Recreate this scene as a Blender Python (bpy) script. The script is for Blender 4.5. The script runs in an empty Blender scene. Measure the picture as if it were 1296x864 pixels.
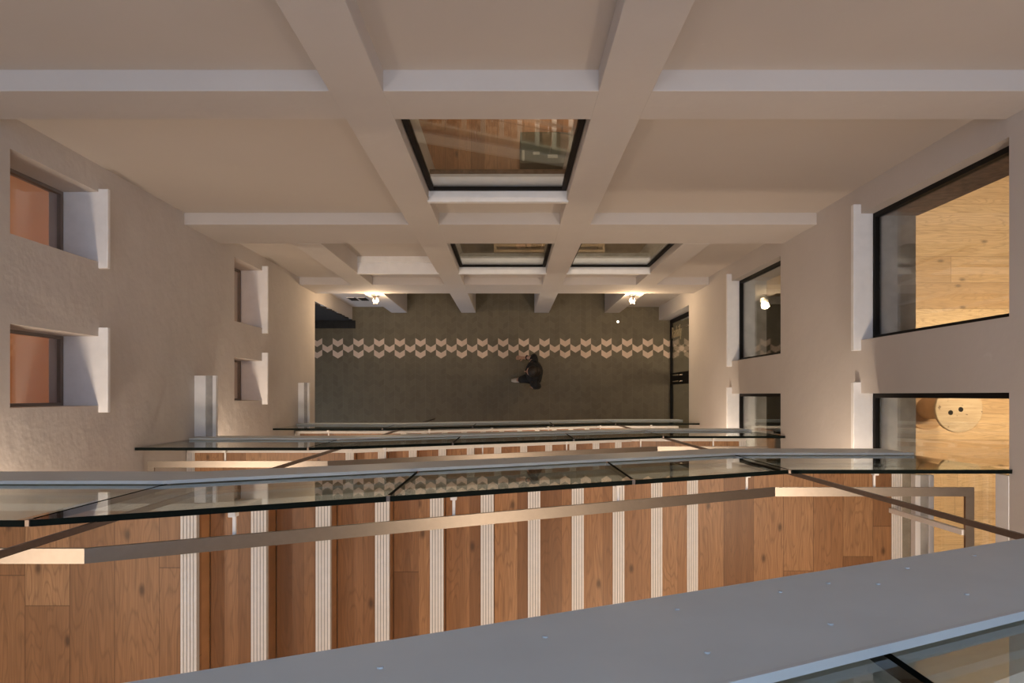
import bpy, bmesh, math, random
from mathutils import Vector, Matrix
random.seed(7)
S = bpy.context.scene
COL = S.collection
PI = math.pi

# ------------------------------------------------------------------ camera, world, lights, exposure
H = 14.85                                   # camera height over the hall floor; d below = depth under the camera
cd = bpy.data.cameras.new('camera'); cam = bpy.data.objects.new('camera', cd); COL.objects.link(cam)
cam.location = (0, 0, H); cam.rotation_euler = (0, 0, 0)
cd.sensor_width = 36; cd.lens = 27.78; cd.shift_x = 2/1296; cd.shift_y = 68/1296
cd.clip_start = 0.02; cd.clip_end = 100
S.camera = cam
vs = S.view_settings
vs.view_transform = 'Standard'; vs.look = 'None'; vs.gamma = 1; vs.use_curve_mapping = False
vs.exposure = -0.04
S.cycles.transparent_max_bounces = 32
S.cycles.max_bounces = 12
S.cycles.diffuse_bounces = 6
S.cycles.sample_clamp_indirect = 6

w = bpy.data.worlds.new('sky'); S.world = w; w.use_nodes = True
w.node_tree.nodes['Background'].inputs[0].default_value = (0.54, 0.73, 1.0, 1)
w.node_tree.nodes['Background'].inputs[1].default_value = 3.8

def lamp(name, kind, loc, power, col, size=0.5, rot=(0, 0, 0), sy=None, spot=None):
    l = bpy.data.lights.new(name, kind); l.energy = power; l.color = col
    if kind == 'AREA':
        l.size = size
        if sy: l.shape = 'RECTANGLE'; l.size_y = sy
    elif kind in ('POINT', 'SPOT'):
        l.shadow_soft_size = size
        if spot: l.spot_size = spot; l.spot_blend = 0.6
    o = bpy.data.objects.new(name, l); o.location = loc; o.rotation_euler = rot; COL.objects.link(o)
    return o
WARM = (1.0, 0.79, 0.58); WARMER = (1.0, 0.64, 0.36)
# downlights under the landings of the stair, one pair a storey
for i, (zl, zr, pl, pr) in enumerate([(14.5, 12.72, 25, 32), (10.9, 9.1, 34, 30), (7.29, 5.48, 36, 30)]):
    lamp('landing_downlight', 'AREA', (-2.75, -1.02, zl), pl, WARM, 0.2)
    lamp('landing_downlight', 'AREA', (2.1, -0.92, zr), pr, WARM, 0.2)
lamp('added_roof_fill', 'AREA', (-1.6, -1.7, H+2.5), 16, (1, 0.9, 0.8), 0.2)  # unseen fills, added to light the topmost flight and the handrail
lamp('added_roof_fill', 'AREA', (1.2, -1.7, H+2.5), 16, (1, 0.9, 0.8), 0.2)
lamp('added_stair_fill', 'AREA', (0.9, -2.6, 13.4), 40, (1.0, 0.74, 0.50), 0.4)  # no known fixture here; added to warm and brighten the treads
lamp('added_stair_fill', 'AREA', (0.2, -2.6, 9.9), 26, WARM, 0.4)
lamp('added_hall_fill', 'AREA', (0.2, -1.9, 3.3), 60, WARM, 0.5)  # unseen warm fill, added to lift the lower hall
# rooms behind the windows
for y in (0.9, -0.55):
    lamp('room_lamp', 'SPOT', (4.35, y, 10.4), 330, (1.0, 0.74, 0.46), 0.12, spot=math.radians(66))
lamp('room_lamp', 'AREA', (4.3, 1.2, 6.6), 9, WARM, 0.5)
lamp('room_lamp', 'AREA', (0.2, 3.6, 9.9), 36, (1.0, 0.70, 0.46), 0.5)
lamp('room_lamp', 'AREA', (0.8, 3.0, 6.5), 30, (1.0, 0.76, 0.54), 0.5)
lamp('room_lamp', 'SPOT', (-4.9, 0.6, 11.0), 115, (1.0, 0.60, 0.34), 0.2, spot=math.radians(85))
lamp('room_lamp', 'AREA', (-4.6, 0.6, 7.2), 12, (1.0, 0.60, 0.34), 0.4)
lamp('room_lamp', 'AREA', (4.2, 0.2, 2.5), 22, WARM, 0.5)

# ------------------------------------------------------------------ helpers
def pos(px, py, d):
    """point at depth d under the camera that the photo shows at (px, py)"""
    return Vector(((px-646)*d/1000, (500-py)*d/1000, H-d))

def new_obj(name, bm, mats, parent=None, smooth=False):
    me = bpy.data.meshes.new(name); bm.to_mesh(me); bm.free()
    for m in (mats if isinstance(mats, (list, tuple)) else [mats]): me.materials.append(m)
    if smooth:
        for p in me.polygons: p.use_smooth = True
    o = bpy.data.objects.new(name, me); COL.objects.link(o)
    if parent is not None:
        me.transform(Matrix.Translation(-parent.matrix_basis.translation) if not parent.get('_abs') else Matrix.Identity(4))
        o.parent = parent
    return o

def tag(o, label=None, cat=None, group=None, kind=None):
    if label: o['label'] = label
    if cat: o['category'] = cat
    if group: o['group'] = group
    if kind: o['kind'] = kind
    return o

def thing(name, loc, label, cat, group=None, kind=None):
    o = bpy.data.objects.new(name, None); o.location = loc; o.empty_display_size = 0.1; COL.objects.link(o)
    return tag(o, label, cat, group, kind)

def BM(): return bmesh.new()

def box(bm, x0, x1, y0, y1, z0, z1, bev=0, mi=0):
    x0, x1 = min(x0, x1), max(x0, x1); y0, y1 = min(y0, y1), max(y0, y1); z0, z1 = min(z0, z1), max(z0, z1)
    vs_ = [bm.verts.new((x, y, z)) for x in (x0, x1) for y in (y0, y1) for z in (z0, z1)]
    fs = [(0, 1, 3, 2), (4, 6, 7, 5), (0, 4, 5, 1), (2, 3, 7, 6), (0, 2, 6, 4), (1, 5, 7, 3)]
    faces = [bm.faces.new([vs_[i] for i in f]) for f in fs]
    for f in faces: f.material_index = mi
    if bev:
        es = list({e for f in faces for e in f.edges})
        bmesh.ops.bevel(bm, geom=es, offset=bev, segments=2, affect='EDGES', profile=0.5)
    return faces

def prism(bm, pts, y0, y1, mi=0):
    """polygon of (x,z) extruded along y"""
    a = [bm.verts.new((x, y0, z)) for x, z in pts]; b = [bm.verts.new((x, y1, z)) for x, z in pts]
    n = len(pts); fs = [bm.faces.new(a), bm.faces.new(b[::-1])]
    for i in range(n): fs.append(bm.faces.new((a[i], b[i], b[(i+1) % n], a[(i+1) % n])))
    for f in fs: f.material_index = mi
    bmesh.ops.recalc_face_normals(bm, faces=fs)
    return fs

def tube(bm, pts, rads, n=10, cap=True):
    rings = []
    for i, p in enumerate(pts):
        p = Vector(p); a = Vector(pts[max(0, i-1)]); b = Vector(pts[min(len(pts)-1, i+1)])
        t = (b-a).normalized(); u = t.orthogonal().normalized()
        if abs(t.z) < 0.9: u = t.cross(Vector((0, 0, 1))).normalized()
        v = t.cross(u); r = rads[i] if isinstance(rads, (list, tuple)) else rads
        rings.append([bm.verts.new(p+u*r*math.cos(2*PI*k/n)+v*r*math.sin(2*PI*k/n)) for k in range(n)])
    for A, B in zip(rings, rings[1:]):
        for k in range(n): bm.faces.new((A[k], A[(k+1) % n], B[(k+1) % n], B[k]))
    if cap: bm.faces.new(rings[0][::-1]); bm.faces.new(rings[-1])

def lathe(bm, c, prof, n=28):
    """profile [(r,z)] turned about a vertical axis at c"""
    rings = [[bm.verts.new((c[0]+r*math.cos(2*PI*k/n), c[1]+r*math.sin(2*PI*k/n), c[2]+z)) for k in range(n)] for r, z in prof]
    for A, B in zip(rings, rings[1:]):
        for k in range(n): bm.faces.new((A[k], A[(k+1) % n], B[(k+1) % n], B[k]))
    bm.faces.new(rings[0][::-1]); bm.faces.new(rings[-1])

def grid_wall(bm, axis, p0, p1, us, vs_, holes):
    """wall slab between p0 and p1 on axis ('x' or 'y'); u runs along the other horizontal axis, v is height;
    holes are (u0,u1,v0,v1).  Only outside faces are made."""
    us = sorted(set(us) | {h[i] for h in holes for i in (0, 1)}); vs_ = sorted(set(vs_) | {h[i] for h in holes for i in (2, 3)})
    us = [u for u in us]; vs_ = [v for v in vs_]
    def solid(i, j):
        if i < 0 or j < 0 or i >= len(us)-1 or j >= len(vs_)-1: return False
        uc = (us[i]+us[i+1])/2; vc = (vs_[j]+vs_[j+1])/2
        return not any(h[0] < uc < h[1] and h[2] < vc < h[3] for h in holes)
    cache = {}
    def V(p, u, v):
        k = (round(p, 5), round(u, 5), round(v, 5))
        if k not in cache: cache[k] = bm.verts.new((p, u, v) if axis == 'x' else (u, p, v))
        return cache[k]
    for i in range(len(us)-1):
        for j in range(len(vs_)-1):
            if not solid(i, j): continue
            u0, u1, v0, v1 = us[i], us[i+1], vs_[j], vs_[j+1]
            for p in (p0, p1): bm.faces.new([V(p, u0, v0), V(p, u1, v0), V(p, u1, v1), V(p, u0, v1)])
            if not solid(i-1, j): bm.faces.new([V(p0, u0, v0), V(p1, u0, v0), V(p1, u0, v1), V(p0, u0, v1)])
            if not solid(i+1, j): bm.faces.new([V(p0, u1, v0), V(p1, u1, v0), V(p1, u1, v1), V(p0, u1, v1)])
            if not solid(i, j-1): bm.faces.new([V(p0, u0, v0), V(p1, u0, v0), V(p1, u1, v0), V(p0, u1, v0)])
            if not solid(i, j+1): bm.faces.new([V(p0, u0, v1), V(p1, u0, v1), V(p1, u1, v1), V(p0, u1, v1)])
    bmesh.ops.recalc_face_normals(bm, faces=bm.faces)

# ------------------------------------------------------------------ materials
class NT:
    def __init__(s, name):
        s.m = bpy.data.materials.new(name); s.m.use_nodes = True; s.t = s.m.node_tree; s.t.nodes.clear()
        s.out = s.n('ShaderNodeOutputMaterial')
    def n(s, ty, **kw):
        nd = s.t.nodes.new(ty)
        for k, v in kw.items(): setattr(nd, k, v)
        return nd
    def l(s, a, b): s.t.links.new(a, b)
    def math(s, op, a, b=None, c=None):
        nd = s.n('ShaderNodeMath', operation=op)
        for i, v in enumerate((a, b, c)):
            if v is None: continue
            if isinstance(v, (int, float)): nd.inputs[i].default_value = v
            else: s.l(v, nd.inputs[i])
        return nd.outputs[0]
    def ramp(s, fac, stops, interp='LINEAR'):
        nd = s.n('ShaderNodeValToRGB'); e = nd.color_ramp.elements; nd.color_ramp.interpolation = interp
        while len(e) < len(stops): e.new(0.5)
        for el, (p, c) in zip(e, stops): el.position = p; el.color = (*c, 1) if len(c) == 3 else c
        s.l(fac, nd.inputs[0]); return nd.outputs[0]
    def noise(s, vec, scale, detail=4, rough=0.55):
        nd = s.n('ShaderNodeTexNoise'); nd.inputs['Scale'].default_value = scale; nd.inputs['Detail'].default_value = detail
        nd.inputs['Roughness'].default_value = rough; s.l(vec, nd.inputs['Vector']); return nd.outputs['Fac']
    def mix(s, fac, a, b, mode='MIX'):
        nd = s.n('ShaderNodeMix', data_type='RGBA', blend_type=mode)
        for i, v in ((0, fac), (6, a), (7, b)):
            if isinstance(v, (int, float)): nd.inputs[i].default_value = v
            elif isinstance(v, tuple): nd.inputs[i].default_value = (*v, 1)
            else: s.l(v, nd.inputs[i])
        return nd.outputs[2]
    def xyz(s):
        g = s.n('ShaderNodeNewGeometry'); sp = s.n('ShaderNodeSeparateXYZ'); s.l(g.outputs['Position'], sp.inputs[0])
        return g.outputs['Position'], sp.outputs[0], sp.outputs[1], sp.outputs[2]
    def comb(s, x, y, z):
        nd = s.n('ShaderNodeCombineXYZ')
        for i, v in enumerate((x, y, z)):
            if isinstance(v, (int, float)): nd.inputs[i].default_value = v
            else: s.l(v, nd.inputs[i])
        return nd.outputs[0]
    def white(s, vec):
        nd = s.n('ShaderNodeTexWhiteNoise', noise_dimensions='3D'); s.l(vec, nd.inputs['Vector']); return nd.outputs['Value']
    def bsdf(s, col, rough=0.5, metal=0, bump=None, bstr=0.2, bdist=0.01, spec=0.5):
        b = s.n('ShaderNodeBsdfPrincipled')
        for nm, v in (('Base Color', col), ('Roughness', rough), ('Metallic', metal)):
            if isinstance(v, (int, float)): b.inputs[nm].default_value = v
            elif isinstance(v, tuple): b.inputs[nm].default_value = (*v, 1)
            else: s.l(v, b.inputs[nm])
        b.inputs['Specular IOR Level'].default_value = spec
        if bump is not None:
            bp = s.n('ShaderNodeBump'); bp.inputs['Strength'].default_value = bstr; bp.inputs['Distance'].default_value = bdist
            s.l(bump, bp.inputs['Height']); s.l(bp.outputs[0], b.inputs['Normal'])
        s.l(b.outputs[0], s.out.inputs[0]); return s.m

def plain(name, col, rough=0.5, metal=0, var=0.0, scale=8, spec=0.5):
    t = NT(name); p, x, y, z = t.xyz(); n = t.noise(p, scale, 4)
    c = t.ramp(n, [(0.3, tuple(v*(1-var) for v in col)), (0.7, tuple(min(1, v*(1+var)) for v in col))])
    return t.bsdf(c, rough, metal, spec=spec)

def plaster(name, col, var=0.05, bstr=0.25):
    t = NT(name); p, x, y, z = t.xyz()
    n = t.noise(p, 1.7, 6, 0.6); n2 = t.noise(p, 14, 5, 0.65); n3 = t.noise(p, 4.5, 3)
    c = t.ramp(n, [(0.3, tuple(v*(1-var) for v in col)), (0.7, col)])
    patch = t.ramp(t.noise(p, 6, 6, 0.75), [(0.66, (0, 0, 0)), (0.72, (1, 1, 1))])
    c = t.mix(t.math('MULTIPLY', patch, 0.10), c, (0.9, 0.9, 0.88))
    hgt = t.math('ADD', t.math('MULTIPLY', n2, 0.25), n3)
    return t.bsdf(c, 0.85, 0, hgt, bstr, 0.02, spec=0.25)

def wood(name, along, width, length, off, dark, mid, light, rough=0.42, seam=0.006):
    """boards running along 'x' or 'y' in world space"""
    t = NT(name); p, x, y, z = t.xyz()
    a, c = (y, x) if along == 'y' else (x, y)
    s = t.math('DIVIDE', t.math('SUBTRACT', c, off), width); i = t.math('FLOOR', s); f = t.math('FRACT', s)
    zi = t.math('FLOOR', t.math('MULTIPLY', t.math('ADD', z, 0.02), 1/0.1645))
    r1 = t.white(t.comb(i, zi, 3.3))
    l = t.math('ADD', t.math('DIVIDE', a, length), t.math('MULTIPLY', r1, 7.31)); j = t.math('FLOOR', l); fl = t.math('FRACT', l)
    r2 = t.white(t.comb(i, j, zi)); r3 = t.white(t.comb(j, i, 9.1))
    av = t.math('ADD', a, t.math('MULTIPLY', r2, 37.0))
    # fine pores, and cathedral rings from a warped ramp
    g1 = t.noise(t.comb(t.math('MULTIPLY', c, 160), t.math('MULTIPLY', av, 5), r2), 1.0, 3, 0.6)
    warp = t.noise(t.comb(t.math('MULTIPLY', c, 9), t.math('MULTIPLY', av, 1.15), t.math('MULTIPLY', r3, 9)), 1.0, 2.0, 0.45)
    ring = t.math('FRACT', t.math('MULTIPLY', warp, 17))
    ring = t.math('ABSOLUTE', t.math('SUBTRACT', ring, 0.5))
    g2 = t.noise(t.comb(t.math('MULTIPLY', c, 22), t.math('MULTIPLY', av, 1.3), r2), 1.0, 4, 0.6)
    tone = t.math('ADD', t.math('MULTIPLY', r2, 0.62), t.math('MULTIPLY', g2, 0.40))
    base = t.ramp(tone, [(0.10, dark), (0.48, mid), (0.95, light)])
    base = t.mix(t.math('MULTIPLY', t.ramp(g1, [(0.42, (1, 1, 1)), (0.62, (0, 0, 0))]), 0.34), base, tuple(v*0.45 for v in mid))
    base = t.mix(t.math('MULTIPLY', t.ramp(ring, [(0.0, (1, 1, 1)), (0.20, (0, 0, 0))]), 0.42), base, tuple(v*0.42 for v in mid))
    vo = t.n('ShaderNodeTexVoronoi', voronoi_dimensions='2D'); vo.inputs['Scale'].default_value = 1.0
    t.l(t.comb(t.math('MULTIPLY', c, 3.3), t.math('MULTIPLY', av, 1.6), r3), vo.inputs['Vector'])
    knot = t.ramp(vo.outputs['Distance'], [(0.018, (1, 1, 1)), (0.065, (0, 0, 0))])
    base = t.mix(t.math('MULTIPLY', knot, 0.75), base, tuple(v*0.16 for v in mid))
    sm = t.math('MAXIMUM', t.math('LESS_THAN', f, seam/width*0.5), t.math('LESS_THAN', fl, 0.0035/length))
    base = t.mix(t.math('MULTIPLY', sm, 0.7), base, tuple(v*0.25 for v in dark))
    return t.bsdf(base, rough, 0, g1, 0.05, 0.002)

def glass(name, tint, refl=1.0):
    """thin architectural glazing: tinted see-through plus mirror reflection by Fresnel"""
    t = NT(name); g = t.n('ShaderNodeNewGeometry')
    ior = t.math('ADD', t.math('MULTIPLY', g.outputs['Backfacing'], 1/1.5-1.5), 1.5)
    fr = t.n('ShaderNodeFresnel'); t.l(ior, fr.inputs['IOR'])
    tr = t.n('ShaderNodeBsdfTransparent'); tr.inputs[0].default_value = (*tint, 1)
    gl = t.n('ShaderNodeBsdfGlossy'); gl.inputs['Roughness'].default_value = 0.0; gl.inputs[0].default_value = (0.95, 0.97, 0.95, 1)
    mx = t.n('ShaderNodeMixShader'); t.l(t.math('MULTIPLY', fr.outputs[0], refl), mx.inputs[0])
    t.l(tr.outputs[0], mx.inputs[1]); t.l(gl.outputs[0], mx.inputs[2]); t.l(mx.outputs[0], t.out.inputs[0])
    return t.m

M = {}
M['plaster'] = plaster('white_plaster', (0.60, 0.555, 0.53))
M['panel'] = plaster('smooth_plaster', (0.57, 0.515, 0.475), 0.03, 0.12)
M['rough_plaster'] = plaster('uneven_plaster', (0.60, 0.55, 0.52), 0.08, 0.55)
M['sill'] = plain('white_sill_paint', (0.80, 0.79, 0.80), 0.55, 0, 0.04, 10)
M['black'] = plain('black_metal', (0.009, 0.008, 0.008), 0.65, 0, 0.1, spec=0.15)
M['dark'] = plain('dark_rubber', (0.02, 0.018, 0.016), 0.8, 0, 0.3, 14)
M['cap'] = plain('grey_painted_steel', (0.60, 0.66, 0.69), 0.5, 0, 0.03, 6)
M['frame'] = plain('grey_brown_frame', (0.20, 0.16, 0.14), 0.6, 0, 0.08)
M['capedge'] = plain('pale_steel_edge', (0.55, 0.60, 0.64), 0.45, 0, 0.02)
M['white'] = plain('white_strip', (0.86, 0.82, 0.79), 0.5, 0, 0.03, 30)
M['groove'] = plain('grey_groove', (0.44, 0.41, 0.39), 0.7, 0, 0.05, 30)
M['soffit'] = plain('soffit_white', (0.68, 0.65, 0.62), 0.8, 0, 0.03, 3)
M['glass'] = glass('balustrade_glass', (0.87, 0.91, 0.88))
M['pane'] = glass('window_glass', (0.93, 0.94, 0.93))
M['edge'] = plain('polished_glass_edge', (0.004, 0.007, 0.006), 0.6, 0, 0.1, spec=0.05)
M['steel'] = plain('brushed_steel', (0.27, 0.232, 0.198), 0.40, 1.0, 0.03, 40)
M['bronze'] = plain('dark_bronze', (0.16, 0.125, 0.105), 0.38, 0.8, 0.08, 40)
M['chrome'] = plain('chrome', (0.75, 0.73, 0.70), 0.15, 1.0, 0.02)
M['concrete'] = plain('grey_concrete', (0.40, 0.38, 0.36), 0.8, 0, 0.22, 7)
M['palestone'] = plain('pale_grey_stone', (0.52, 0.51, 0.51), 0.7, 0, 0.12, 12)
M['brownfloor'] = plain('brown_floor', (0.24, 0.16, 0.10), 0.6, 0, 0.2, 5)
M['darkstone'] = plain('dark_grey_stone', (0.17, 0.165, 0.155), 0.5, 0, 0.15, 9)
M['brownledge'] = plain('brown_rough_ledge', (0.17, 0.10, 0.065), 0.9, 0, 0.45, 25)
M['brick'] = plain('brown_brick', (0.15, 0.085, 0.055), 0.9, 0, 0.5, 18)
OAK = ((0.19, 0.080, 0.030), (0.39, 0.188, 0.080), (0.56, 0.305, 0.145))
G = 0.2685; R = 0.1645; X0 = -1.437
M['oak'] = wood('oak_boards', 'y', 0.205, 1.9, 0.03, *OAK)
M['oaktread'] = wood('oak_tread', 'y', G/2, 5.0, X0, *OAK, seam=0.003)
M['roomoak'] = wood('pale_oak_boards', 'x', 0.24, 1.9, 0.07, (0.50, 0.33, 0.18), (0.68, 0.48, 0.28), (0.78, 0.60, 0.38), 0.45)
M['backoak'] = wood('back_room_boards', 'y', 0.12, 1.4, 0.0, *OAK)
M['slat'] = plain('pale_slat_wood', (0.80, 0.58, 0.34), 0.5, 0, 0.10, 12)
M['ply'] = plain('plywood', (0.55, 0.36, 0.20), 0.6, 0, 0.12, 8)
M['terra'] = plain('orange_floor', (0.60, 0.31, 0.155), 0.7, 0, 0.06, 3)
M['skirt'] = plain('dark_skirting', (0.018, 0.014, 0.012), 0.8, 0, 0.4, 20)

def tile_floor():
    """hexagonal grid of chevrons; a band of three rows is pale, checkered"""
    t = NT('chevron_tiles'); p, x, y, z = t.xyz()
    W = 0.1942; P = 0.1085; drop = 0.060
    u = t.math('DIVIDE', t.math('SUBTRACT', x, -3.341), W); col = t.math('FLOOR', u); f = t.math('FRACT', u)
    tri = t.math('SUBTRACT', 1.0, t.math('ABSOLUTE', t.math('SUBTRACT', t.math('MULTIPLY', f, 2), 1)))
    v = t.math('DIVIDE', t.math('SUBTRACT', t.math('SUBTRACT', 1.075, y), t.math('MULTIPLY', tri, drop)), P)
    row = t.math('FLOOR', v); fv = t.math('FRACT', v)
    inb = t.math('MULTIPLY', t.math('GREATER_THAN', row, -0.5), t.math('LESS_THAN', row, 2.5))
    par = t.math('ABSOLUTE', t.math('MODULO', t.math('ADD', t.math('ADD', row, col), 200), 2))
    light = t.math('MULTIPLY', inb, t.math('LESS_THAN', par, 0.5))
    half = t.math('GREATER_THAN', f, 0.5)
    rnd = t.white(t.comb(t.math('ADD', t.math('MULTIPLY', col, 2), half), row, 1.7))
    dk = t.ramp(rnd, [(0, (0.148, 0.122, 0.078)), (1, (0.182, 0.151, 0.099))])
    n = t.noise(p, 3.0, 5, 0.6)
    dk = t.mix(t.ramp(n, [(0.35, (0, 0, 0)), (0.75, (0.35, 0.35, 0.35))]), dk, (0.20, 0.17, 0.11))
    lt = t.ramp(rnd, [(0, (0.74, 0.56, 0.42)), (1, (0.82, 0.63, 0.48))])
    c = t.mix(light, dk, lt)
    gx = t.math('LESS_THAN', t.math('ABSOLUTE', t.math('SUBTRACT', t.math('FRACT', t.math('ADD', f, 0.5)), 0.5)), 0.016)
    gv = t.math('LESS_THAN', t.math('ABSOLUTE', t.math('SUBTRACT', t.math('FRACT', t.math('ADD', fv, 0.5)), 0.5)), 0.025)
    gr = t.math('MAXIMUM', gx, gv)
    c = t.mix(t.math('MULTIPLY', gr, 0.5), c, (0.25, 0.21, 0.15))
    return t.bsdf(c, 0.5, 0, None, spec=0.3)
M['tiles'] = tile_floor()

# ------------------------------------------------------------------ the setting
L, RX = -2.97, 2.79                 # wall planes left and right
YB, YP = 1.55, 1.66                 # front of columns and beams; plane of the panels between them
YF = -3.3                           # wall behind the stair
TOP = H+4.2
Z = lambda d: H-d
def struct(name, bm, m, label=None, cat=None):
    o = new_obj(name, bm, m); tag(o, label, cat, kind='structure'); return o

bm = BM(); box(bm, -5.5, 5.5, YF-0.2, 5.5, -0.12, 0)
struct('floor', bm, M['tiles'], 'dark olive tiled hall floor with a pale chevron band', 'floor')

# left wall: openings (y0,y1,z0,z1)
LW = [(0.96, 1.465, Z(5.70), Z(4.69)), (-0.075, 0.425, Z(5.70), Z(4.69)),
      (0.80, 1.49, Z(9.45), Z(8.50)), (-0.06, 0.41, Z(9.45), Z(8.50)),
      ]
bm = BM(); grid_wall(bm, 'x', L-0.36, L, [YF, YP+0.3], [0, TOP], LW+[(YF+0.4, 1.426, -1, Z(12.0))])
struct('wall_left', bm, M['rough_plaster'], 'off-white uneven plaster wall with small square windows', 'wall')
# right wall
RW = [(0.44, 1.445, Z(6.33), Z(4.42)), (-1.75, 0.015, Z(6.33), Z(4.42)),
      (0.43, 1.44, Z(10.0), Z(8.16)), (-0.95, 0.02, Z(10.0), Z(8.16))]
bm = BM(); grid_wall(bm, 'x', RX, RX+0.44, [YF, YP+0.3], [0, TOP], RW+[(-1.2, 1.41, -1, Z(12.35))])
struct('wall_right', bm, M['plaster'], 'off-white plaster wall with black framed windows', 'wall')
# back panel wall
BW = [(-0.65, 0.45, Z(6.30), Z(4.448)), (-0.65, 0.45, Z(10.04), Z(8.094)), (0.725, 1.77, Z(10.04), Z(8.094)),
      (-1.94, -0.925, Z(10.04), Z(8.094)), (-1.94, 1.77, -1, Z(12.06))]
bm = BM(); grid_wall(bm, 'y', YP, YP+0.10, [L, RX], [0, TOP], [(a-0.008, b+0.008, c, e) for a, b, c, e in BW])
struct('wall_back', bm, M['panel'], 'smooth off-white wall panels between columns and beams', 'wall')
bm = BM(); box(bm, L-0.36, RX+0.44, YF-0.2, YF, 0, TOP)
struct('wall_front', bm, M['plaster'], 'plain plaster wall behind the stair', 'wall')

# columns and beams, one front plane
def column(x0, x1, z0, z1, label, depth=YP):
    bm = BM(); box(bm, x0, x1, YB, depth+0.005, z0, z1, 0.004); o = struct('column', bm, M['plaster'], label, 'column'); return o
column(-0.925, -0.65, 0, TOP, 'left one of the two full-height white columns', 1.95)
column(0.45, 0.725, 0, TOP, 'right one of the two full-height white columns', 1.95)
column(-2.235, -1.94, 0, Z(8.094), 'short white outer column left, with a lit wall lamp at its foot', 1.95)
column(1.77, 2.05, 0, Z(8.094), 'short white outer column right, with a lit wall lamp at its foot', 1.95)
for d0, d1, lab in ((4.034, 4.448, 'uppermost white horizontal beam across the back wall'),
                    (7.193, 8.094, 'middle white horizontal beam under the upper window'),
                    (11.11, 12.06, 'lowest white horizontal beam above the ground floor opening')):
    bm = BM(); box(bm, L, RX, YB+0.002, YP+0.004 if d0 < 11 else 1.93, Z(d1), Z(d0), 0.004)
    struct('beam', bm, M['plaster'], lab, 'beam')

# windows -----------------------------------------------------------
def frame_mesh(axis, p, t, u0, u1, v0, v1, fw):
    bm = BM()
    for a in ((u0, u0+fw, v0, v1), (u1-fw, u1, v0, v1), (u0+fw, u1-fw, v0, v0+fw), (u0+fw, u1-fw, v1-fw, v1)):
        if axis == 'x': box(bm, p, p+t, a[0], a[1], a[2], a[3])
        else: box(bm, a[0], a[1], p, p+t, a[2], a[3])
    return bm
wn = [0]
def window(axis, p, t, u0, u1, v0, v1, fw, label, sill=None, fm='black', gm='pane'):
    wn[0] += 1
    loc = (p, (u0+u1)/2, v0) if axis == 'x' else ((u0+u1)/2, p, v0)
    w_ = thing('window_%d' % wn[0], loc, label, 'window', kind='structure')
    new_obj('window_frame', frame_mesh(axis, p, t, u0, u1, v0, v1, fw), M[fm], w_)
    bm = BM(); q = p+t*0.5
    if axis == 'x': box(bm, q-0.006, q+0.006, u0+fw, u1-fw, v0+fw, v1-fw)
    else: box(bm, u0+fw, u1-fw, q-0.006, q+0.006, v0+fw, v1-fw)
    new_obj('pane', bm, M[gm], w_)
    if sill:
        bm = BM(); box(bm, *sill, 0.006); new_obj('sill', bm, M['sill'], w_)
    return w_
# right wall, with concrete sills on the room side
for (y0, y1, z0, z1), s0, s1, lab in zip(RW, (0.355, -1.85, 0.36, -1.05), (1.52, 0.105, 1.53, 0.10),
        ('black framed window showing a bright empty wooden floor', 'black framed window showing a wooden cable reel table on a bright floor',
         'dark lower window in the right wall with a plywood crate inside', 'dark lower window in the right wall above a glass railing end')):
    zs = z0+0.04
    w_ = window('x', RX+0.097, 0.05, y0, y1, zs, z1, 0.035, lab, (RX-0.06, RX+0.097, s0, s1, zs-0.05, zs+0.002))
    bm = BM(); box(bm, RX+0.147, RX+0.44, y0, y1, z0, zs-0.005); new_obj('inner_sill', bm, M['concrete'], w_)
    if wn[0] == 1:
        bm = BM(); box(bm, RX+0.147, RX+0.455, 1.43, 1.444, zs, z1); new_obj('brick_reveal', bm, M['brick'], w_)
# left wall
for (y0, y1, z0, z1), s0, s1, lab in zip(LW[:4], (0.915, -0.125, 0.74, -0.11), (1.49, 0.49, 1.545, 0.51),
        ('small square window with an orange glow, beside the corner', 'small square window with an orange glow, away from the corner',
         'small dark square window lower down, beside the corner', 'small dark square window lower down, above a white ledge')):
    window('x', L-0.29, 0.035, y0, y1, z0, z1, 0.022, lab, (L-0.255, L+0.068, s0, s1, z0-0.035, z0+0.004), fm='frame')
# white ledges on the left wall at landing level: board, grey channel, lip
for d, y1, pr, lab in ((7.42, 0.185, 0.205, 'white ledge on the left wall at the second glass railing'), (11.05, 0.175, 0.155, 'white ledge on the left wall just above the tiled hall floor')):
    s_ = thing('wall_ledge', (L, 0, Z(d)), lab, 'ledge', kind='structure')
    bm = BM(); box(bm, L+0.001, L+pr*0.52, -0.39, y1, Z(d)-0.05, Z(d), 0.003); new_obj('inner_board', bm, M['sill'], s_)
    bm = BM(); box(bm, L+pr*0.52, L+pr*0.84, -0.39, y1, Z(d)-0.05, Z(d)-0.012); new_obj('channel', bm, M['concrete'], s_)
    bm = BM(); box(bm, L+pr*0.84, L+pr, -0.39, y1, Z(d)-0.05, Z(d), 0.002); new_obj('lip', bm, M['sill'], s_)
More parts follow.
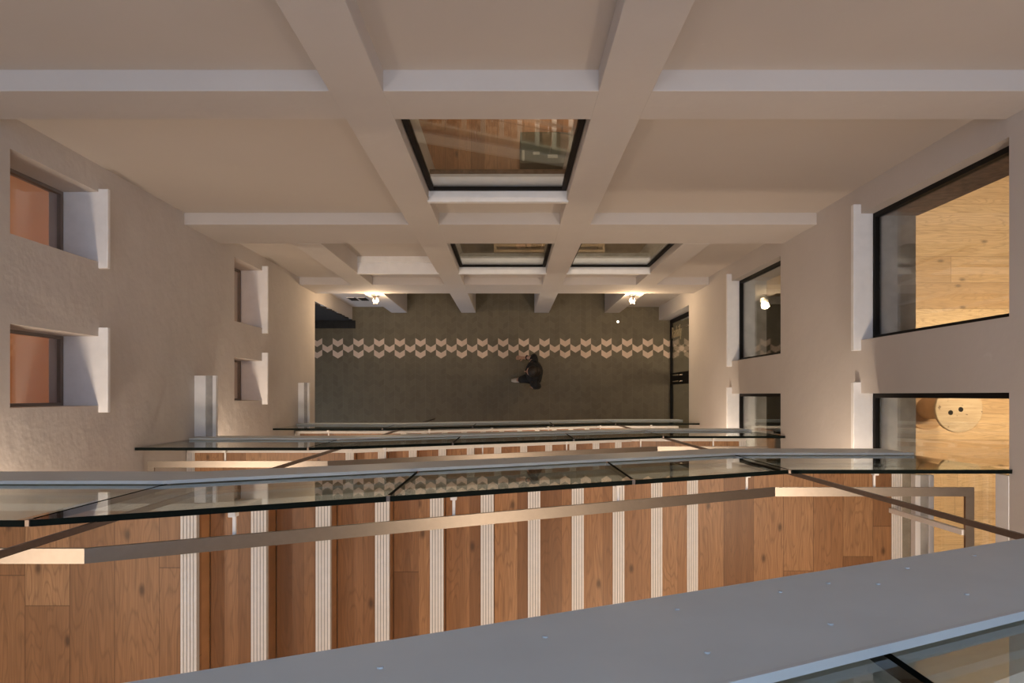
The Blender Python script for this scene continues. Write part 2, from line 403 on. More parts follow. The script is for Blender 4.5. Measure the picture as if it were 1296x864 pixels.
# back wall
for k, lab in ((0, 'upper back window with a grey display block behind the glass'), (1, 'lower back window with slatted bench, between the full-height columns'),
               (2, 'lower back window with a white box at its right end')):
    x0, x1, z0, z1 = BW[k]
    w_ = window('y', YP-0.035, 0.04, x0+0.006, x1-0.006, z0+0.01, z1, 0.036, lab, (x0-0.012, x1+0.012, YB-0.012, YP-0.03, z0-0.05, z0+0.012))
    bm = BM(); box(bm, x0, x1, YP+0.006, YP+0.10, z0-0.03, z0+0.008); new_obj('inner_sill', bm, M['palestone'], w_)
    bm = BM(); box(bm, x0-0.2, x1+0.2, YP+0.10, YP+0.155, z0-0.9, z0-0.05); new_obj('inner_ledge', bm, M['brownledge'] if k == 0 else M['concrete'], w_)
# blank niche of the lower left bay
x0, x1, z0, z1 = BW[3]
n_ = thing('wall_niche', (x0, YP, z0), 'blank white niche in the lower left bay of the back wall', 'niche', kind='structure')
bm = BM(); box(bm, x0-0.05, x1+0.05, YP+0.10, YP+0.14, z0-0.1, z1+0.05); new_obj('back_board', bm, M['panel'], n_)
bm = BM(); box(bm, x0-0.012, x1+0.012, YB-0.01, YP+0.02, z0-0.05, z0+0.012, 0.004); box(bm, x0, x1, YP+0.02, YP+0.10, z0-0.02, z0+0.04, 0.004)
new_obj('sill', bm, M['sill'], n_)

# rooms behind the openings ------------------------------------------
def room(x0, x1, y0, y1, d_floor, h, fm, wm, lab, open_side):
    z = Z(d_floor); t = 0.05
    bm = BM(); box(bm, x0, x1, y0, y1, z-0.1, z); struct('floor', bm, fm, lab+' floor', 'floor')
    bm = BM(); box(bm, x0-t, x1+t, y0-t, y1+t, z+h, z+h+t)
    struct('ceiling', bm, wm, lab+' ceiling', 'ceiling')
    bm = BM()
    if open_side != '-x': box(bm, x0-t, x0, y0-t, y1+t, z-0.1, z+h)
    if open_side != '+x': box(bm, x1, x1+t, y0-t, y1+t, z-0.1, z+h)
    if open_side != '-y': box(bm, x0, x1, y0-t, y0, z-0.1, z+h)
    box(bm, x0, x1, y1, y1+t, z-0.1, z+h)
    struct('wall_room', bm, wm, lab+' walls', 'wall')
room(RX+0.44, 6.2, -2.2, 3.0, 7.24, 3.2, M['roomoak'], M['panel'], 'bright oak room behind the upper right windows', '-x')
room(RX+0.44, 6.2, -1.6, 1.85, 10.86, 3.0, M['concrete'], M['concrete'], 'dim room behind the lower right windows', '-x')
room(-2.6, 2.9, YP+0.155, 5.2, 7.24, 3.0, M['backoak'], M['panel'], 'oak room behind the upper back window', '-y')
room(-2.6, 2.9, YP+0.155, 5.2, 10.86, 3.0, M['brownfloor'], M['panel'], 'room behind the lower back windows', '-y')
room(-6.0, L-0.36, -1.2, 3.0, 6.62, 2.9, M['terra'], M['terra'], 'orange lit room behind the upper left windows', '+x')
room(-6.0, L-0.36, -1.2, 3.0, 10.4, 2.9, M['terra'], M['terra'], 'dark room behind the lower left windows', '+x')
# ground floor: walls of the passage behind the columns and of the doorways
bm = BM(); box(bm, L, RX, 4.4, 4.5, 0, Z(12.0)); struct('wall_passage', bm, M['panel'], 'far wall of the passage behind the columns', 'wall')
bm = BM(); box(bm, L, RX, YP+0.11, 4.5, Z(12.0), Z(11.9)); struct('ceiling', bm, M['panel'], 'ceiling of the passage behind the columns', 'ceiling')
bm = BM(); box(bm, L, -2.2, YP+0.1, 4.4, 0, Z(12.0)); box(bm, 2.02, RX, YP+0.1, 4.4, 0, Z(12.0))
struct('wall_passage', bm, M['panel'], 'side walls of the passage behind the columns', 'wall')
bm = BM(); box(bm, -5.5, L-0.36, 1.43, 1.5, 0, 3); box(bm, -5.5, -5.4, YF, 1.43, 0, 3); box(bm, -5.5, L-0.36, YF, 1.43, 2.95, 3.0)
struct('wall_entry', bm, M['panel'], 'walls of the entry beyond the left doorway', 'wall')

# dark jamb and threshold of the left doorway
random.seed(3)
bm = BM()
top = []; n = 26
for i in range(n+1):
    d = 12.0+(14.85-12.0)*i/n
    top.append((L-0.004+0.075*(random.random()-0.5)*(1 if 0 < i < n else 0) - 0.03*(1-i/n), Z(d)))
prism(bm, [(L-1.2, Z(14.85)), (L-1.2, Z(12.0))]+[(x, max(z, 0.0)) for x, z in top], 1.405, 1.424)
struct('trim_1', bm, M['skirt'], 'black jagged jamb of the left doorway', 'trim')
bm = BM(); box(bm, L-0.75, L+0.06, 1.255, 1.405, 0.0, 0.02, 0.004)
tag(new_obj('doorway_threshold', bm, M['dark']), 'dark threshold strip on the floor at the left doorway', 'threshold')

# ground floor glass door on the right
dr = thing('door_1', (3.03, 0.8, 0), 'black framed glass double door in the right wall', 'door', kind='structure')
zt = Z(12.35)-0.002
bm = BM()
for a in ((1.345, 1.41, 0, zt), (0.20, 0.41, 0, zt), (-1.0, -0.93, 0, zt), (-0.93, 1.345, zt-0.07, zt), (-0.93, 0.2, 0, 0.06), (0.41, 1.345, 0, 0.06)):
    box(bm, 3.0, 3.05, *a)
new_obj('door_frame', bm, M['black'], dr)
for a in ((0.41, 1.345), (-0.93, 0.20)):
    bm = BM(); box(bm, 3.018, 3.03, a[0], a[1], 0.06, zt-0.07); new_obj('glass_pane', bm, M['pane'], dr)
for yy in (0.36, 0.25):
    bm = BM(); y_ = yy
    tube(bm, [(3.0, y_, 0.55), (2.95, y_, 0.55), (2.95, y_, 1.05), (3.0, y_, 1.05)], 0.013, 8); new_obj('pull_handle', bm, M['chrome'], dr)
bm = BM(); box(bm, 2.985, 3.0, 1.17, 1.20, 1.0, 1.55, 0.003); new_obj('metal_bar', bm, M['chrome'], dr)
fc = bpy.data.curves.new('door_lettering', 'FONT'); fc.body = 'Radaify'; fc.size = 0.29; fc.extrude = 0.002
fo = bpy.data.objects.new('lettering', fc); COL.objects.link(fo); fc.materials.append(plain('gold_letters', (0.62, 0.50, 0.30), 0.45, 0.2, 0.05))
fo.matrix_basis = Matrix(((0, 0, -1, 3.012-3.03), (0, 1, 0, 1.06-0.8), (1, 0, 0, 0.10), (0, 0, 0, 1))); fo.parent = dr
bm = BM(); box(bm, 3.23, 5.4, -1.25, 1.45, 2.6, 2.65); box(bm, 5.3, 5.4, -1.25, 1.45, 0, 2.6); box(bm, 3.23, 5.4, 1.45, 1.5, 0, 2.65); box(bm, 3.23, 5.4, -1.3, -1.25, 0, 2.65)
struct('wall_shop', bm, M['concrete'], 'dim room behind the glass double door', 'wall')

# ------------------------------------------------------------------ the stair
DL = lambda k: 3.62*(k+1)              # depth of left landing of storey k (k = -1 is the one at camera height)
DR = lambda k: 3.62*(k+1)+1.81
XE = X0+10*G                            # edge of the last step
YS = -0.525                              # treads start here, towards the front
YE = -1.80
NAMES = {-1: 'topmost', 0: 'near', 1: 'middle', 2: 'lowest'}
def nosing_bm(xe, z, y0, y1):
    bm = BM(); wd = 0.072; n = 5
    box(bm, xe-wd, xe, y0, y1, z-0.03, z+0.002, mi=1)
    u = wd/(n*2-0.6)
    for i in range(n):
        a = xe-wd+i*2*u; box(bm, a, a+u*1.4, y0, y1, z+0.002, z+0.006)
    return bm
for k in (-1, 0, 1, 2):
    nm = NAMES[k]; dl, drr = DL(k), DR(k)
    fl = thing('stair_flight', (X0, -1.1, Z(drr)), {-1: 'topmost oak stair flight, seen only through the glass in the lower right corner',
        0: 'large near oak stair flight with white grooved nosings filling the lower half', 1: 'middle oak stair flight, a thin strip above the near glass railing',
        2: 'lowest oak stair flight, just above the tiled hall floor'}[k], 'staircase', 'stair flights')
    for i in range(11):
        xe, z = X0+i*G, Z(dl+i*R)
        new_obj('nosing', nosing_bm(xe, z, YE, YS), [M['white'], M['groove']], fl)
        if i:
            bm = BM(); box(bm, xe-G, xe-0.0721, YE, YS, z-0.04, z, 0.0); new_obj('tread', bm, M['oaktread'], fl)
        bm = BM(); box(bm, xe-0.018, xe-0.003, YE, YS, z-R, z-0.03); new_obj('riser', bm, M['oaktread'], fl)
    bm = BM()      # soffit slab and white inner stringer
    prism(bm, [(X0-0.02, Z(dl)-0.05), (XE-0.02, Z(drr)+R-0.06), (XE-0.02, Z(drr)-0.12), (X0+0.15, Z(dl)-0.42), (X0-0.02, Z(dl)-0.36)], YE+0.01, YS-0.01)
    # keep the slab under the steps
    bmesh.ops.translate(bm, verts=bm.verts, vec=(0, 0, -0.17)); new_obj('soffit', bm, M['soffit'], fl)
    bm = BM(); prism(bm, [(X0, Z(dl)+0.05), (XE+0.12, Z(drr)+0.12), (XE+0.12, Z(drr)-0.28), (X0, Z(dl)-0.36)], -0.492, YS); new_obj('inner_stringer', bm, M['white'], fl)
    # landings
    if k >= 0:
        la = thing('stair_landing', (-2.2, -1.8, Z(dl)-0.3), {0: 'near left oak landing with long boards in the lower left corner', 1: 'middle left oak landing under the second glass railing',
            2: 'lowest left oak landing beside the tiled hall floor'}[k], 'landing', 'stair landings')
        bm = BM(); box(bm, L+0.078, X0-0.0721, YF+0.01, YS, Z(dl)-0.03, Z(dl)); new_obj('boards', bm, M['oak'], la)
        bm = BM(); box(bm, L+0.02, X0-0.02, YF+0.01, YS, Z(dl)-0.30, Z(dl)-0.03); new_obj('slab', bm, M['soffit'], la)
        new_obj('border_strip', nosing_bm(L+0.078, Z(dl), YF+0.01, YS), [M['white'], M['groove']], la)
        bm = BM(); box(bm, L+0.02, X0, -0.492, YS, Z(dl)-0.3, Z(dl)+0.03); new_obj('edge_stringer', bm, M['white'], la)
    la = thing('stair_landing', (2.0, -1.8, Z(drr)-0.3), {-1: 'topmost right landing beside the grey steel stringer', 0: 'near right oak landing with long boards and a white border strip', 1: 'middle right oak landing, a strip above the near railing',
        2: 'lowest right oak landing near the glass double door'}[k], 'landing', 'stair landings')
    bm = BM(); box(bm, XE-0.003, 2.617, YF+0.01, YS, Z(drr)-0.03, Z(drr)); new_obj('boards', bm, M['oak'], la)
    bm = BM(); box(bm, XE, 2.69, YF+0.01, YS, Z(drr)-0.30, Z(drr)-0.03); new_obj('slab', bm, M['soffit'], la)
    new_obj('border_strip', nosing_bm(2.69, Z(drr), YF+0.01, YS), [M['white'], M['groove']], la)
    bm = BM(); box(bm, XE+0.12, 2.69, -0.492, YS, Z(drr)-0.3, Z(drr)+0.03); new_obj('edge_stringer', bm, M['white'], la)

    # steel stringer and glass balustrade on the hall side
    XK0, XK1 = X0-0.16, XE+0.30          # kinks of the railing line
    zk0, zk1 = Z(dl)-0.02, Z(drr)+0.02
    xl, xr = L+0.02, RX-0.03
    if k == -1: pass
    ba = thing('glass_balustrade', ((XK0+XK1)/2, -0.42, zk1-0.4), {-1: 'topmost glass railing with a broad grey steel stringer crossing the lower right corner',
        0: 'near glass railing with black top edge running the full width', 1: 'middle glass railing, second below the camera',
        2: 'lowest glass railing along the edge of the tiled floor'}[k], 'railing', 'glass balustrades')
    line = [(xl, zk0), (XK0, zk0), (XK1, zk1), (xr, zk1)]
    hs = 0.47
    bm = BM(); prism(bm, line+[(x, z-hs) for x, z in line[::-1]], -0.408, -0.396); new_obj('steel_stringer', bm, M['cap'], ba)
    bm = BM(); prism(bm, [(x, z+0.006) for x, z in line]+[(x, z-0.006) for x, z in line[::-1]], -0.4085, -0.393); new_obj('stringer_edge', bm, M['capedge'], ba)
    # glass: panels between joints
    def zl(x): return zk0 if x <= XK0 else zk1 if x >= XK1 else zk0+(zk1-zk0)*(x-XK0)/(XK1-XK0)
    hg = 1.03
    joints = [xl-0.02, XK0, -0.50, 0.60, XK1, xr+0.03]
    for a, b in zip(joints, joints[1:]):
        a += 0.008; b -= 0.008
        bm = BM(); pts = [(a, zl(a)-0.06), (b, zl(b)-0.06), (b, zl(b)+hg), (a, zl(a)+hg)]
        fs = prism(bm, pts, -0.435, -0.4125)
        for f in fs:
            f.normal_update()
            if abs(f.normal.y) < 0.5: f.material_index = 1
        new_obj('glass_panel', bm, [M['glass'], M['edge']], ba)
    for x in (XK0, -0.50, 0.60, XK1):
        bm = BM(); box(bm, x-0.0075, x+0.0075, -0.434, -0.411, zl(x)+hg-0.03, zl(x)+hg+0.001, 0.001); new_obj('joint_clip', bm, M['bronze'], ba)
    if k == -1:
        for (px, py) in ((481, 845), (690, 806), (857, 771), (987, 749), (1111, 739), (1048, 738), (1223, 752), (1233, 703), (1148, 719), (1051, 790), (895, 826)):
            d = 0.396/((py-500)/1000); x = (px-646)*d/1000
            bm = BM(); tube(bm, [(x, -0.396, Z(d)), (x, -0.3935, Z(d))], 0.005, 8); new_obj('screw', bm, M['capedge'], ba)
    # handrail on the stair side
    if k >= 0:
        hr = thing('handrail', (0, -0.55, Z(drr)), {0: 'near flat steel handrail with bright highlights, across the big oak flight', 1: 'middle bronze toned handrail behind the near railing',
            2: 'lowest handrail over the lowest flight'}[k], 'handrail', 'flat steel handrails')
        z0, z1 = Z(dl)+0.90, Z(drr)+0.90
        xa, xb = L+0.06, 2.66
        bm = BM(); hl = [(xa, z0), (X0-0.03, z0), (XE+0.27, z1), (xb, z1)]
        prism(bm, hl+[(x, z-0.02) for x, z in hl[::-1]], -0.580, -0.528)
        box(bm, xb-0.05, xb, -1.75, -0.5805, z1-0.02, z1)
        box(bm, xa, xa+0.05, -1.75, -0.5805, z0-0.02, z0)
        new_obj('rail', bm, M['steel'], hr)
        for x in (-2.3, -1.05, -0.25, 0.54, 1.33, 2.1):
            zz = z0 if x < X0 else z1 if x > XE+0.27 else z0+(z1-z0)*(x-X0+0.03)/(XE+0.27-X0+0.03)
            bm = BM(); box(bm, x-0.014, x+0.014, -0.460, -0.4355, zz-0.045, zz+0.0, 0.003); box(bm, x-0.006, x+0.006, -0.54, -0.462, zz-0.04, zz-0.028)
            new_obj('bracket', bm, M['white'], hr)
        for x, z, zb, yy in ((xb-0.045, z1, Z(drr), -0.79), (xa+0.045, z0, Z(dl), -0.79)):
            bm = BM(); box(bm, x-0.016, x+0.016, yy-0.016, yy+0.016, zb, z-0.02, 0.002); new_obj('post', bm, M['white'], hr)

# steel hangers running down through all storeys
for x, lab in ((-1.425, 'left dark bronze vertical hanger bar, at the bend of the railings'), (1.60, 'right dark bronze vertical hanger bar, at the bend of the railings')):
    h_ = thing('hanger_bar', (x, -0.445, 0.0), lab, 'hanger')
    bm = BM(); box(bm, x-0.006, x+0.006, -0.4545, -0.4335, Z(14.85), Z(0.2)); bmesh.ops.rotate(bm, verts=bm.verts, cent=(x, -0.445, 0), matrix=Matrix.Rotation(0, 3, 'Z'))
    new_obj('bar', bm, M['bronze'], h_)

# ledge and head board where the near right landing passes the window
z = Z(5.20)
s_ = thing('wall_ledge', (RX, -0.55, z), 'white ledge with a grey channel beside the near right landing', 'ledge', kind='structure')
bm = BM(); box(bm, 2.665, 2.70, -1.72, YS, z-0.06, z, 0.003); new_obj('lip', bm, M['sill'], s_)
bm = BM(); box(bm, 2.70, 2.755, -1.72, YS, z-0.06, z-0.012); new_obj('channel', bm, M['concrete'], s_)
bm = BM(); box(bm, 2.755, 2.788, -1.72, YS, z-0.06, z, 0.003); new_obj('inner_board', bm, M['sill'], s_)
bm = BM(); box(bm, RX-0.004, RX+0.03, -1.75, -0.45, Z(4.54), Z(4.42), 0.002)
tag(new_obj('trim_2', bm, M['sill']), 'white head board of the window at the near right landing', 'trim', kind='structure')
# unseen slab added to keep the sky off the stair half of the shaft
bm = BM(); box(bm, L, RX, YF, -0.9, H+2.6, H+2.75); struct('ceiling', bm, M['soffit'], 'unseen flat slab added over the stair to block the sky', 'ceiling')

# ------------------------------------------------------------------ things in the rooms
# cable reel table
rt = thing('cable_reel_table', (3.80, -0.115, Z(7.24)), 'round wooden cable reel table with two dark holes, behind a right window', 'table')
zf = Z(7.24); zt = Z(6.69)
bm = BM(); lathe(bm, (3.80, -0.115, zf), [(0.195, 0), (0.2, 0.006), (0.2, 0.034), (0.195, 0.04)], 40); new_obj('lower_disc', bm, M['ply'], rt)
bm = BM(); lathe(bm, (3.80, -0.115, zf), [(0.10, 0.04), (0.095, 0.25), (0.10, zt-zf-0.04)], 30); new_obj('core', bm, M['ply'], rt)
bm = BM(); lathe(bm, (3.80, -0.115, zt), [(0.197, -0.04), (0.202, -0.034), (0.202, -0.006), (0.197, 0)], 48)
t = NT('reel_top_wood'); p, x, y, z = t.xyz(); g = t.noise(t.comb(t.math('MULTIPLY', x, 3), t.math('MULTIPLY', y, 40), z), 1.5, 4)
c = t.ramp(g, [(0.3, (0.44, 0.33, 0.21)), (0.7, (0.60, 0.48, 0.33))])
sp = t.ramp(t.noise(p, 26, 2), [(0.66, (0, 0, 0)), (0.69, (1, 1, 1))]); c = t.mix(t.math('MULTIPLY', sp, 0.8), c, (0.13, 0.08, 0.05))
M['reel'] = t.bsdf(c, 0.55)
new_obj('upper_disc', bm, M['reel'], rt)
for x, y in ((pos(1203, 522, 6.69).x, pos(1203, 522, 6.69).y), (pos(1216, 518, 6.69).x, pos(1216, 518, 6.69).y)):
    bm = BM(); lathe(bm, (x, y, zt), [(0.021, -0.03), (0.021, 0.0015)], 20); new_obj('hole', bm, M['black'], rt)
# plywood crate in the dim room
cx = 3.66
cr = thing('plywood_crate', (cx, 1.42, Z(10.86)), 'pale plywood crate in the dim room behind the lower right window', 'crate')
bm = BM(); box(bm, 3.275, 3.95, 1.36, 1.75, Z(10.86), Z(10.1), 0.004); new_obj('body', bm, M['ply'], cr)
bm = BM(); box(bm, 3.262, 3.965, 1.345, 1.765, Z(10.1), Z(10.06), 0.003); new_obj('lid', bm, M['slat'], cr)
bm = BM(); box(bm, 3.50, 3.95, -0.6, 1.25, Z(10.86), Z(10.845), 0.003); tag(new_obj('dark_runner', bm, M['dark']), 'black runner mat on the floor behind the lower right windows', 'mat')
# display block
pb = thing('display_block', (0.36, 2.2, Z(7.24)), 'low grey block with a glass top behind the upper back window', 'block')
bm = BM(); box(bm, 0.086, 0.66, 2.055, 2.33, Z(7.24), Z(7.0), 0.004); new_obj('body', bm, M['darkstone'], pb)
bm = BM(); box(bm, 0.09, 0.44, 2.06, 2.325, Z(7.0), Z(6.975), 0.002); new_obj('glass_top', bm, M['glass'], pb)
bm = BM(); box(bm, 0.105, 0.125, 2.075, 2.17, Z(7.0), Z(6.995)); box(bm, 0.33, 0.42, 2.10, 2.13, Z(7.0), Z(6.995)); box(bm, 0.2, 0.26, 2.13, 2.155, Z(7.0), Z(6.995)); new_obj('white_cards', bm, M['sill'], pb)
# slatted bench
sb = thing('slatted_bench', (0.5, 1.98, Z(10.86)), 'pale slatted wooden bench behind the lower back windows', 'bench')
for i in range(5):
    y = 1.88+i*0.075; bm = BM(); box(bm, -0.20, 1.21, y, y+0.034, Z(10.42), Z(10.385), 0.003); new_obj('slat', bm, M['slat'], sb)
for x in (-0.218, 1.21):
    bm = BM(); box(bm, x, x+0.03, 1.88, 2.214, Z(10.86), Z(10.38), 0.003); new_obj('end_board', bm, M['slat'], sb)
# white box
wb = thing('white_box', (1.93, 1.93, Z(10.5)), 'small white box with a dark printed line, in the corner of a lower back window', 'box')
bm = BM(); box(bm, 1.82, 1.98, 1.87, 2.02, Z(10.86), Z(10.4), 0.004); new_obj('body', bm, M['sill'], wb)
bm = BM(); box(bm, 1.85, 1.94, 1.90, 1.92, Z(10.4), Z(10.398)); new_obj('print', bm, M['groove'], wb)

# ------------------------------------------------------------------ lamps of the hall
def wall_lamp(x, y, z, label):
    o = thing('wall_lamp', (x, y, z), label, 'lamp', 'wall lamps under the lowest beam')
    bm = BM(); box(bm, x-0.05, x+0.05, YB-0.014, YB, z-0.06, z+0.12, 0.004); new_obj('back_plate', bm, M['steel'], o)
    bm = BM(); lathe(bm, (x, y, z), [(0.004, -0.07), (0.034, -0.055), (0.046, -0.01), (0.038, 0.03), (0.018, 0.055)], 18)
    t = NT('lit_bulb'); e = t.n('ShaderNodeEmission'); e.inputs[0].default_value = (1, 0.78, 0.5, 1); e.inputs[1].default_value = 9; t.l(e.outputs[0], t.out.inputs[0])
    new_obj('bulb', bm, t.m, o, True)
    bm = BM(); tube(bm, [(x, YB-0.012, z+0.07), (x, y, z+0.07), (x, y, z+0.045)], 0.016, 10)
    new_obj('arm', bm, M['steel'], o)
    bm = BM()
    for k in range(6):
        a = 2*PI*k/6; r = 0.062
        tube(bm, [(x+0.02*math.cos(a), y+0.02*math.sin(a), z+0.06), (x+r*math.cos(a), y+r*math.sin(a), z+0.03), (x+r*math.cos(a), y+r*math.sin(a), z-0.06), (x+0.01*math.cos(a), y+0.01*math.sin(a), z-0.09)], 0.004, 6)
    new_obj('wire_cage', bm, M['steel'], o)
    lamp('wall_lamp_light', 'POINT', (x, y-0.085, z+0.05), 26, (1.0, 0.70, 0.40), 0.05)
wall_lamp(1.89, 1.47, 2.60, 'caged wall lamp on the front of the right outer column')
wall_lamp(-2.09, 1.47, 2.60, 'caged wall lamp on the front of the left outer column, beside two dark vents')
for x in (pos(447, 377.5, 13.6).x, pos(460, 377.5, 13.6).x):
    v_ = thing('wall_vent', (x, YP, 1.3), 'small dark rectangular vent on the wall, '+('farther from' if x < -2.6 else 'closer to')+' the left lamp', 'vent', 'wall vents')
    bm = BM(); box(bm, x-0.062, x+0.062, YP-0.012, YP-0.002, 1.05, 1.48); new_obj('opening', bm, M['black'], v_)
    bm = BM()
    for a in ((x-0.066, x+0.066, 1.48, 1.485), (x-0.066, x+0.066, 1.045, 1.05)): box(bm, a[0], a[1], YP-0.013, YP-0.002, a[2], a[3])
    new_obj('rim', bm, M['sill'], v_)
# glowing disc made up for a bright dot on the floor
q = pos(782, 407, 14.85)
fs_ = thing('floor_glow_dot', (q.x, q.y, 0), 'tiny glowing disc on the dark floor', 'light')
bm = BM(); lathe(bm, (q.x, q.y, 0), [(0.03, 0), (0.03, 0.004)], 16); new_obj('ring', bm, M['chrome'], fs_)
bm = BM(); lathe(bm, (q.x, q.y, 0.004), [(0.022, 0), (0.018, 0.004)], 16); t = NT('glow_dot'); e = t.n('ShaderNodeEmission'); e.inputs[0].default_value = (1, 0.9, 0.75, 1); e.inputs[1].default_value = 3; t.l(e.outputs[0], t.out.inputs[0])
new_obj('lens', bm, t.m, fs_)  # plain emissive disc, no lamp known under it

# ------------------------------------------------------------------ the person, walking left
M['skin'] = plain('skin', (0.50, 0.29, 0.20), 0.5, 0, 0.05)
M['coat'] = plain('black_coat', (0.008, 0.008, 0.010), 0.85, 0, 0.15)
M['hair'] = plain('dark_hair', (0.012, 0.007, 0.005), 0.55, 0, 0.3, 40)
M['shoe'] = plain('pale_shoe', (0.62, 0.55, 0.46), 0.6, 0, 0.05)
pe = thing('person', (0.40, 0.40, 0), 'person in a black coat and pale shoes walking left across the tiled floor', 'person')
me = bpy.data.meshes.new('body'); V = []; E = []; RD = []
def jv(p, r, par=None):
    V.append((p[0]-0.40, p[1]-0.40, p[2])); RD.append(r)
    if par is not None: E.append((par, len(V)-1))
    return len(V)-1
pel = jv((0.40, 0.40, 0.93), 0.125)
ab = jv((0.395, 0.40, 1.10), 0.115, pel); ch = jv((0.385, 0.40, 1.28), 0.13, ab); nb = jv((0.375, 0.40, 1.42), 0.07, ch)
nk = jv((0.36, 0.40, 1.47), 0.05, nb); h1 = jv((0.345, 0.40, 1.53), 0.072, nk); h2 = jv((0.345, 0.40, 1.61), 0.09, h1); h3 = jv((0.35, 0.40, 1.68), 0.06, h2)
def hand(wr, p, fwd, side, up):
    p = Vector(p); fwd = Vector(fwd).normalized(); side = Vector(side).normalized(); up = Vector(up).normalized()
    pm = jv(p+fwd*0.05, 0.026, wr); kn = jv(p+fwd*0.085, 0.03, pm)
    for i, ln in enumerate((0.066, 0.074, 0.068, 0.054)):
        b = p+fwd*0.09+side*(0.030-0.02*i)
        a = jv(b, 0.0095, kn); a = jv(b+fwd*ln*0.5+up*0.004, 0.0085, a); a = jv(b+fwd*ln*0.85-up*0.015, 0.0075, a)
    a = jv(p+fwd*0.04+side*0.036, 0.011, pm); a = jv(p+fwd*0.075+side*0.058, 0.009, a)
for s in (1, -1):                # s=1 is the right side (+y)
    sh = jv((0.385, 0.40+s*0.185, 1.37), 0.058, ch)
    if s == 1:
        el = jv((0.40, 0.66, 1.11), 0.043, sh); wr = jv((0.26, 0.655, 0.98), 0.028, el); hand(wr, (0.245, 0.655, 0.97), (-1, 0.05, 0.05), (0, -1, 0.2), (0, 0, 1))
    else:
        el = jv((0.47, 0.165, 1.10), 0.043, sh); wr = jv((0.42, 0.145, 0.87), 0.028, el); hand(wr, (0.42, 0.145, 0.86), (-0.25, 0, -1), (-1, 0, 0.2), (0, -1, 0))
    hp = jv((0.40, 0.40+s*0.09, 0.88), 0.10, pel)
    if s == -1:
        k_ = jv((0.27, 0.30, 0.50), 0.062, hp); a_ = jv((0.19, 0.285, 0.10), 0.04, k_); jv((0.10, 0.285, 0.045), 0.035, a_)
    else:
        k_ = jv((0.40, 0.49, 0.49), 0.062, hp); a_ = jv((0.54, 0.485, 0.15), 0.04, k_); jv((0.47, 0.485, 0.05), 0.035, a_)
me.from_pydata(V, E, []); me.materials.append(M['skin'])
bo = bpy.data.objects.new('body', me); COL.objects.link(bo); bo.parent = pe
md = bo.modifiers.new('skin', 'SKIN')
for i, sv in enumerate(me.skin_vertices[0].data if me.skin_vertices else []): pass
if not me.skin_vertices:
    bpy.context.view_layer.objects.active = bo
for i, sv in enumerate(me.skin_vertices[0].data): sv.radius = (RD[i], RD[i]); sv.use_root = (i == 0)
ss = bo.modifiers.new('sub', 'SUBSURF'); ss.levels = 1; ss.render_levels = 2
# coat: flared body and sleeves
def rings(bm, rs, n=28):
    R_ = []
    for cx_, cy_, cz_, rx, ry in rs:
        R_.append([bm.verts.new((cx_+rx*math.cos(2*PI*k/n)*(1+0.04*math.sin(5*2*PI*k/n)), cy_+ry*math.sin(2*PI*k/n), cz_)) for k in range(n)])
    for A, B in zip(R_, R_[1:]):
        for k in range(n): bm.faces.new((A[k], A[(k+1) % n], B[(k+1) % n], B[k]))
    bm.faces.new(R_[0][::-1]); bm.faces.new(R_[-1])
bm = BM()
rings(bm, [(0.43, 0.40, 0.60, 0.155, 0.24), (0.425, 0.40, 0.80, 0.15, 0.225), (0.415, 0.40, 1.02, 0.135, 0.195), (0.40, 0.40, 1.22, 0.14, 0.20), (0.39, 0.40, 1.36, 0.125, 0.205), (0.385, 0.40, 1.43, 0.085, 0.15), (0.37, 0.40, 1.475, 0.062, 0.075)])
tube(bm, [(0.39, 0.56, 1.40), (0.40, 0.605, 1.33), (0.41, 0.665, 1.10), (0.29, 0.66, 1.0)], [0.06, 0.075, 0.06, 0.045], 14)
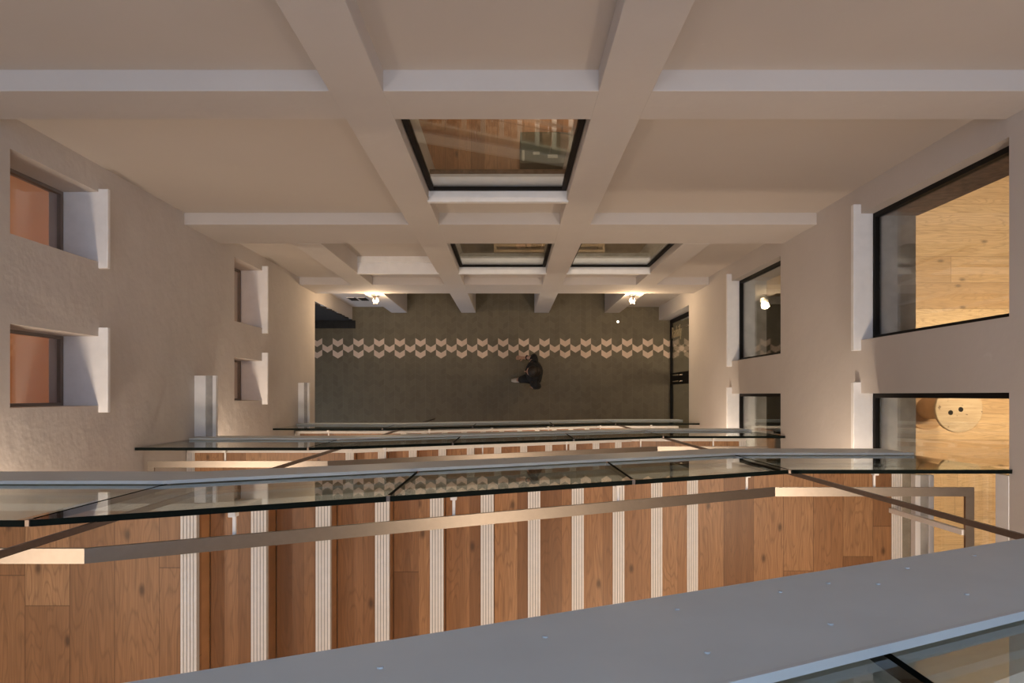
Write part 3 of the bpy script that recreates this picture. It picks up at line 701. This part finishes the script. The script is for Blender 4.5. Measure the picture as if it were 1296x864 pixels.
tube(bm, [(0.39, 0.24, 1.40), (0.41, 0.195, 1.33), (0.475, 0.16, 1.10), (0.43, 0.145, 0.91)], [0.06, 0.075, 0.06, 0.045], 14)
new_obj('coat', bm, M['coat'], pe, True)
bm = BM()
tube(bm, [(0.40, 0.31, 0.90), (0.27, 0.30, 0.50), (0.20, 0.287, 0.12)], [0.115, 0.08, 0.062], 14); tube(bm, [(0.40, 0.49, 0.90), (0.40, 0.49, 0.49), (0.53, 0.485, 0.17)], [0.115, 0.08, 0.062], 14)
new_obj('trousers', bm, M['coat'], pe, True)
for pts in (((0.225, 0.287, 0.045), (0.16, 0.285, 0.05), (0.08, 0.28, 0.042), (0.02, 0.278, 0.032)), ((0.585, 0.485, 0.12), (0.54, 0.485, 0.085), (0.47, 0.485, 0.05), (0.42, 0.485, 0.035))):
    bm = BM(); tube(bm, pts, [0.036, 0.046, 0.044, 0.026], 14); new_obj('shoe', bm, M['shoe'], pe, True)
bm = BM(); bmesh.ops.create_uvsphere(bm, u_segments=20, v_segments=12, radius=1)
for v in bm.verts:
    v.co = Vector((0.372+v.co.x*0.100, 0.40+v.co.y*0.098, 1.605+v.co.z*0.115))
    if v.co.x < 0.295 and v.co.z < 1.64: v.co.x = 0.30
tube(bm, [(0.42, 0.40, 1.62), (0.445, 0.40, 1.52), (0.435, 0.40, 1.42)], [0.07, 0.075, 0.05], 14)
new_obj('hair', bm, M['hair'], pe, True)
bm = BM(); tube(bm, [(0.262, 0.40, 1.60), (0.243, 0.40, 1.565), (0.258, 0.40, 1.555)], [0.007, 0.013, 0.008], 8); new_obj('nose', bm, M['skin'], pe, True)
for y in (0.368, 0.432):
    bm = BM(); bmesh.ops.create_uvsphere(bm, u_segments=8, v_segments=6, radius=0.010)
    bmesh.ops.translate(bm, verts=bm.verts, vec=(0.264, y, 1.602)); new_obj('eye', bm, M['black'], pe, True)
bm = BM(); tube(bm, [(0.276, 0.375, 1.525), (0.268, 0.40, 1.523), (0.276, 0.425, 1.525)], [0.004, 0.007, 0.004], 8); new_obj('mouth', bm, plain('lips', (0.35, 0.12, 0.10), 0.5), pe, True)
